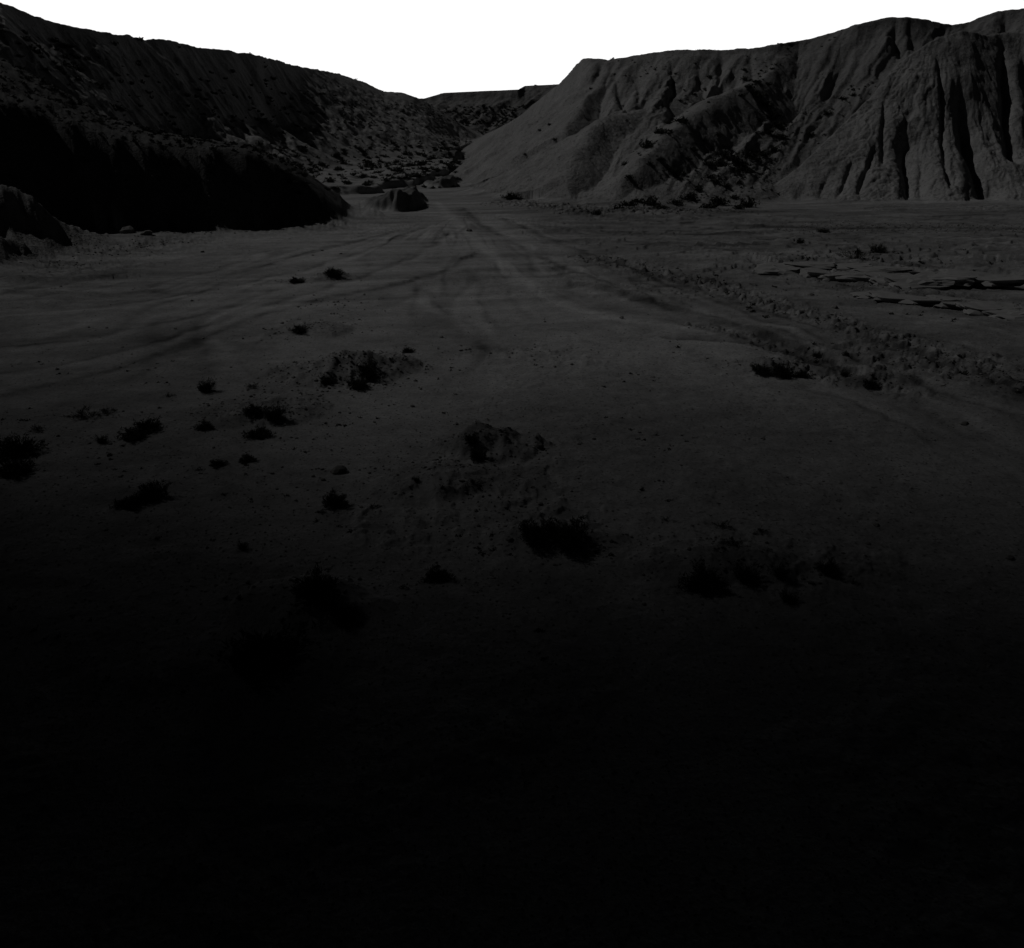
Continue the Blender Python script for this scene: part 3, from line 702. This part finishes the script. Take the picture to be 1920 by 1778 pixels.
for lst, lab, grp in ((RIGHT, "dark shrub on the bare slopes of the gullied right-hand hill", "shrubs on the gullied slopes"),
                      (TERR, "dark shrub on the scrubby flat between the dark bank and the valley's end", "shrubs on the scrubby flat"),
                      (HILL, "small dark shrub on the long shaded hillside at the left", "shrubs on the shaded hillside")):
    for n, p in zip(lst, hit[k:k + len(lst)]):
        if np.isnan(p[0]): continue
        o = put("hillside_shrub", R.choice(SMALL), label=lab, cat="shrub", group=grp)
        sc = n[2] / FPX * slant(p) / 2 * 1.15
        o.location = (p[0], p[1], p[2] - .05 * sc); o.rotation_euler = (0, 0, R.uniform(0, 6.28)); o.scale = (sc, sc, sc * R.uniform(.8, 1.15))
    k += len(lst)

# scrub nobody could count: shaded hillside and the far mesa, one object
def scatter(n, xr, yr, ok, smin, smax, seed):
    g = np.random.RandomState(seed)
    x = g.uniform(xr[0], xr[1], n); y = g.uniform(yr[0], yr[1], n)
    z, t, l = height(x, y, True)
    m = ok(x, y, z, l, g)
    return x[m], y[m], z[m], g.uniform(smin, smax, m.sum())
parts = []
x, y, z, s = scatter(9000, (-120, -5), (80, 395), lambda x, y, z, l, g: (l == 1) & (np.abs(x / y) < .72) & (g.rand(len(x)) < .42 + .5 * perlin(x / 14, y / 14)) & ((z < 19) | (g.rand(len(x)) < .15)), .25, .8, 3); parts.append((x, y, z, s))
x, y, z, s = scatter(4200, (-150, 50), (390, 486), lambda x, y, z, l, g: (l == 6) & (z < 21) & (g.rand(len(x)) < .7), .5, 1.3, 4); parts.append((x, y, z, s))
x, y, z, s = scatter(900, (15, 60), (96, 150), lambda x, y, z, l, g: (l == 4) & (perlin(x / 6, y / 6) > .12), .12, .35, 9); parts.append((x, y, z, s))
x, y, z, s = scatter(2200, (-60, -6), (110, 320), lambda x, y, z, l, g: (l == 0) & (x / y < -.06) & (y > 132) & (g.rand(len(x)) < .6 + .5 * perlin(x / 9, y / 9)), .2, .75, 6); parts.append((x, y, z, s))
x, y, z, s = scatter(2600, (-62, -12), (66, 110), lambda x, y, z, l, g: (l == 2) & (z > 4.2) & (np.abs(x / y) < .72), .10, .38, 16); parts.append((x, y, z, s))
x, y, z, s = scatter(5200, (-20, 9), (10, 30), lambda x, y, z, l, g: (np.abs(x / y) < .75) & (x / y < .25) & (g.rand(len(x)) < -.05 + .9 * perlin(x / 2.4, y / 2.0)), .02, .10, 18); parts.append((x, y, z, s))
x, y, z, s = scatter(2600, (4, 46), (26, 60), lambda x, y, z, l, g: (np.abs(x / y) < .7) & (x / y > .2) & (g.rand(len(x)) < -.1 + .9 * perlin(x / 3.4, y / 3.0)), .05, .20, 19); parts.append((x, y, z, s))
P = np.concatenate([np.stack(q, -1) for q in parts])
g = np.random.RandomState(8)
base = []
for i in range(4):
    V, F, _, _ = foliage(500 + i, 16, 5, .36, .16, .65)
    base.append((np.array([tuple(v) for v in V]), np.array(F)))
VV, FF, off = [], [], 0
for i, (x, y, z, s) in enumerate(P):
    V, F = base[i % 4]; an = g.uniform(0, 6.28); c, sn = math.cos(an), math.sin(an)
    W = np.stack([(V[:, 0] * c - V[:, 1] * sn) * s + x, (V[:, 0] * sn + V[:, 1] * c) * s + y, V[:, 2] * s + z - .02], -1)
    VV.append(W); FF.append(F + off); off += len(V)
put("ground_cover_scrub", mesh_from("ground_cover_scrub", np.concatenate(VV), np.concatenate(FF), [M_LEAF], smooth=False), kind='stuff')

# ------------------------------------------------------------------ stones
import bmesh
def rock_mesh(seed, sub=2, flat=.6, rough=.28, mat=None, name="stone", box=False):
    bm = bmesh.new()
    if box:
        bmesh.ops.create_cube(bm, size=1.6)
        bmesh.ops.subdivide_edges(bm, edges=bm.edges[:], cuts=5, use_grid_fill=True)
    else:
        bmesh.ops.create_icosphere(bm, subdivisions=sub, radius=1)
    r = np.random.RandomState(seed); o = r.uniform(-50, 50, 3)
    co = np.array([tuple(v.co) for v in bm.verts])
    pl = r.normal(size=(7, 3)); pl /= np.linalg.norm(pl, axis=1)[:, None]
    for q in pl:                                              # broken faces
        d = co @ q; lim = r.uniform(.62, .9) * (1.25 if box else 1)
        co -= np.maximum(d - lim, 0)[:, None] * q
    nz = perlin(co[:, 0] * 1.6 + o[0], co[:, 1] * 1.6 + co[:, 2] * 1.1 + o[1]) * rough + perlin(co[:, 0] * 4 + o[1], co[:, 1] * 4 + co[:, 2] * 3 + o[2]) * rough * .35
    co = co * (1 + nz)[:, None]
    if box: co[:, 2] += .07 * np.sign(np.sin(co[:, 2] * 9))
    co[:, 2] *= flat
    for v, c in zip(bm.verts, co): v.co = c
    me = bpy.data.meshes.new(name); bm.to_mesh(me); bm.free()
    me.materials.append(mat or M_ROCK)
    return me
ROCKS = [rock_mesh(40 + i, flat=(.6, .75, .5, .65)[i]) for i in range(4)]
STONES = [(1010,838,20,"dark wedge of stone with a sharp shadow right of the central mound"),(635,885,34,"flat dark stone lying across the dim slope"),(1114,824,9,"small black stone alone on the silt right of the wedge stone"),
          (955,1012,16,"flat stone at the left foot of the big ragged bush"),(774,763,9,"rounded stone under the stony mound on the flat"),(702,792,7,"small stone left of the rounded one below the mound"),
          (1430,823,9,"dark stone on the pale flat near the right"),(1808,795,14,"dark stone on the near bank of the channel at right"),(1642,985,13,"upright stone on the dim flat at right"),(1627,1020,10,"small stone below the upright one on the dim flat"),
          (880,656,9,"small stone in the middle of the flat beside the tracks"),(1040,688,8,"stone by the curving tyre track"),(828,633,8,"stone on the open flat above the tracks"),(880,434,12,"dark stone in the upper wash"),(1165,597,9,"pale pebble at the edge of the pale wash"),
          (1893,1047,14,"stone in the dark at the right picture edge"),(275,440,22,"dark boulder at the foot of the dark bank"),(240,436,26,"jutting block beside the dark boulder at the bank's foot"),(1520,555,16,"stone below the rock ledge"),(1565,578,14,"stone on the wash bank below the rock ledge")]
SCAT = [(rr.uniform(650, 1800), rr.uniform(590, 1000), rr.uniform(3.5, 7)) for i in range(60)] + [(rr.uniform(100, 700), rr.uniform(470, 900), rr.uniform(3.5, 7)) for i in range(40)]
hit = pick([s[:2] for s in STONES] + [s[:2] for s in SCAT])
for i, p in enumerate(hit):
    if np.isnan(p[0]): continue
    w = (STONES + SCAT)[i][2]
    sc = w / FPX * slant(p) / 2 * 1.05
    if i < len(STONES): o = put("stone", R.choice(ROCKS), label=STONES[i][3], cat="stone", group="single stones on the valley floor")
    else: o = put("loose_stone", R.choice(ROCKS), label="small loose stone lying on the open silt flat", cat="stone", group="loose stones strewn over the flat")
    o.location = (p[0], p[1], p[2] + .12 * sc); o.rotation_euler = (R.uniform(-.3, .3), R.uniform(-.3, .3), R.uniform(0, 6.28)); o.scale = (sc, sc * R.uniform(.65, 1), sc * R.uniform(.8, 1.2))
# broken slabs of the ledge: (px, py, width px, depth m, height m)
SLAB = [rock_mesh(70 + i, flat=1, rough=.26, mat=M_LEDGE, name="ledge_slab", box=True) for i in range(5)]
SL = [(1462,510,40,1.4,.45),(1500,512,46,1.5,.42),(1540,517,44,1.4,.5),(1582,524,48,1.3,.45),(1628,526,56,1.6,.55),(1680,530,50,1.5,.5),(1728,538,58,1.8,.62),(1776,528,52,1.6,.4),(1826,526,54,1.6,.45),(1880,532,60,1.8,.5),(1940,540,60,1.8,.5),
      (1520,500,50,1.2,.3),(1590,505,50,1.2,.3),(1655,508,60,1.2,.3),(1725,513,50,1.2,.3),(1690,562,50,1.2,.3),(1745,568,60,1.3,.3),(1805,574,56,1.3,.32),(1862,584,54,1.4,.4),(1918,596,52,1.4,.45),(1640,556,36,1.0,.22)]
hit = pick([s[:2] for s in SL])
for i, (s, p) in enumerate(zip(SL, hit)):
    w = s[2] / FPX * slant(p)
    lab = "broken slab in the upper course of the rock ledge" if i < 15 else "broken slab in the lower course of the rock ledge"
    o = put("ledge_slab", R.choice(SLAB), label=lab, cat="rock slab", group="slabs of the rock ledge, upper course" if i < 15 else "slabs of the rock ledge, lower course")
    o.location = (p[0], p[1] + s[3] * .35, p[2] + s[4] * .05); o.scale = (w / 1.0, s[3] / 1.1, s[4] / (1.6 if i < 8 else 2.1)); o.rotation_euler = (R.uniform(-.08, .08), R.uniform(-.08, .08), R.uniform(-.35, .2))

# gravel and clods, one object: thick on the rubble bands and mounds, thin elsewhere
g = np.random.RandomState(12)
pts = []
for pl, w, st in RUBBLE:
    q = gpts(pl); L = [math.hypot(b[0] - a_[0], b[1] - a_[1]) for a_, b in zip(q[:-1], q[1:])]; tot = sum(L)
    n = int(tot * w * st * 13)
    for i in range(n):
        u = g.rand() * tot; j = 0
        while j < len(L) - 1 and u > L[j]: u -= L[j]; j += 1
        t = u / L[j]; (x0, y0), (x1, y1) = q[j], q[j + 1]; k = g.normal() * w * .6
        nx, ny = -(y1 - y0) / L[j], (x1 - x0) / L[j]
        yv_ = y0 + t * (y1 - y0)
        pts.append((x0 + t * (x1 - x0) + nx * k, yv_ + ny * k, .02 + .055 * g.rand() ** 3 + .0010 * yv_ * g.rand()))
for px, py, rx, ry_, h, p, rg in MOUNDS[1:]:
    cx, cy = gp(px, py)
    for i in range(int(rx * ry_ * 70)): pts.append((cx + g.normal() * rx * .6, cy + g.normal() * ry_ * .6, .012 + .05 * g.rand() ** 3))
for i in range(8000):
    yv_ = math.exp(g.uniform(math.log(6), math.log(70))); pts.append((g.uniform(-.75, .75) * yv_, yv_, .008 + .022 * g.rand() ** 3 + .0006 * yv_ * g.rand()))
for i in range(3000):                                     # the stonier slope at lower left
    yv_ = g.uniform(9, 24); xv_ = g.uniform(-.75, .05) * yv_; pts.append((xv_, yv_, .008 + .03 * g.rand() ** 3))
pts = np.array(pts)
zz = height(pts[:, 0], pts[:, 1])
base = []
for i in range(6):
    bm = bmesh.new(); bmesh.ops.create_icosphere(bm, subdivisions=1, radius=1)
    r = np.random.RandomState(i)
    base.append((np.array([tuple(v.co) for v in bm.verts]) * r.uniform(.6, 1.2, (12, 3)) * np.array((1, .8, .6)), np.array([[v.index for v in f.verts] for f in bm.faces]))); bm.free()
VV, FF, off = [], [], 0
for i, (x, y, s) in enumerate(pts):
    V, F = base[i % 6]; an = g.uniform(0, 6.28); c, sn = math.cos(an), math.sin(an)
    VV.append(np.stack([(V[:, 0] * c - V[:, 1] * sn) * s + x, (V[:, 0] * sn + V[:, 1] * c) * s + y, V[:, 2] * s + zz[i] + s * .2], -1)); FF.append(F + off); off += 12
put("gravel", mesh_from("gravel", np.concatenate(VV), np.concatenate(FF), [M_ROCK], smooth=False), kind='stuff')
print("gravel", len(pts), "scrub", len(P))
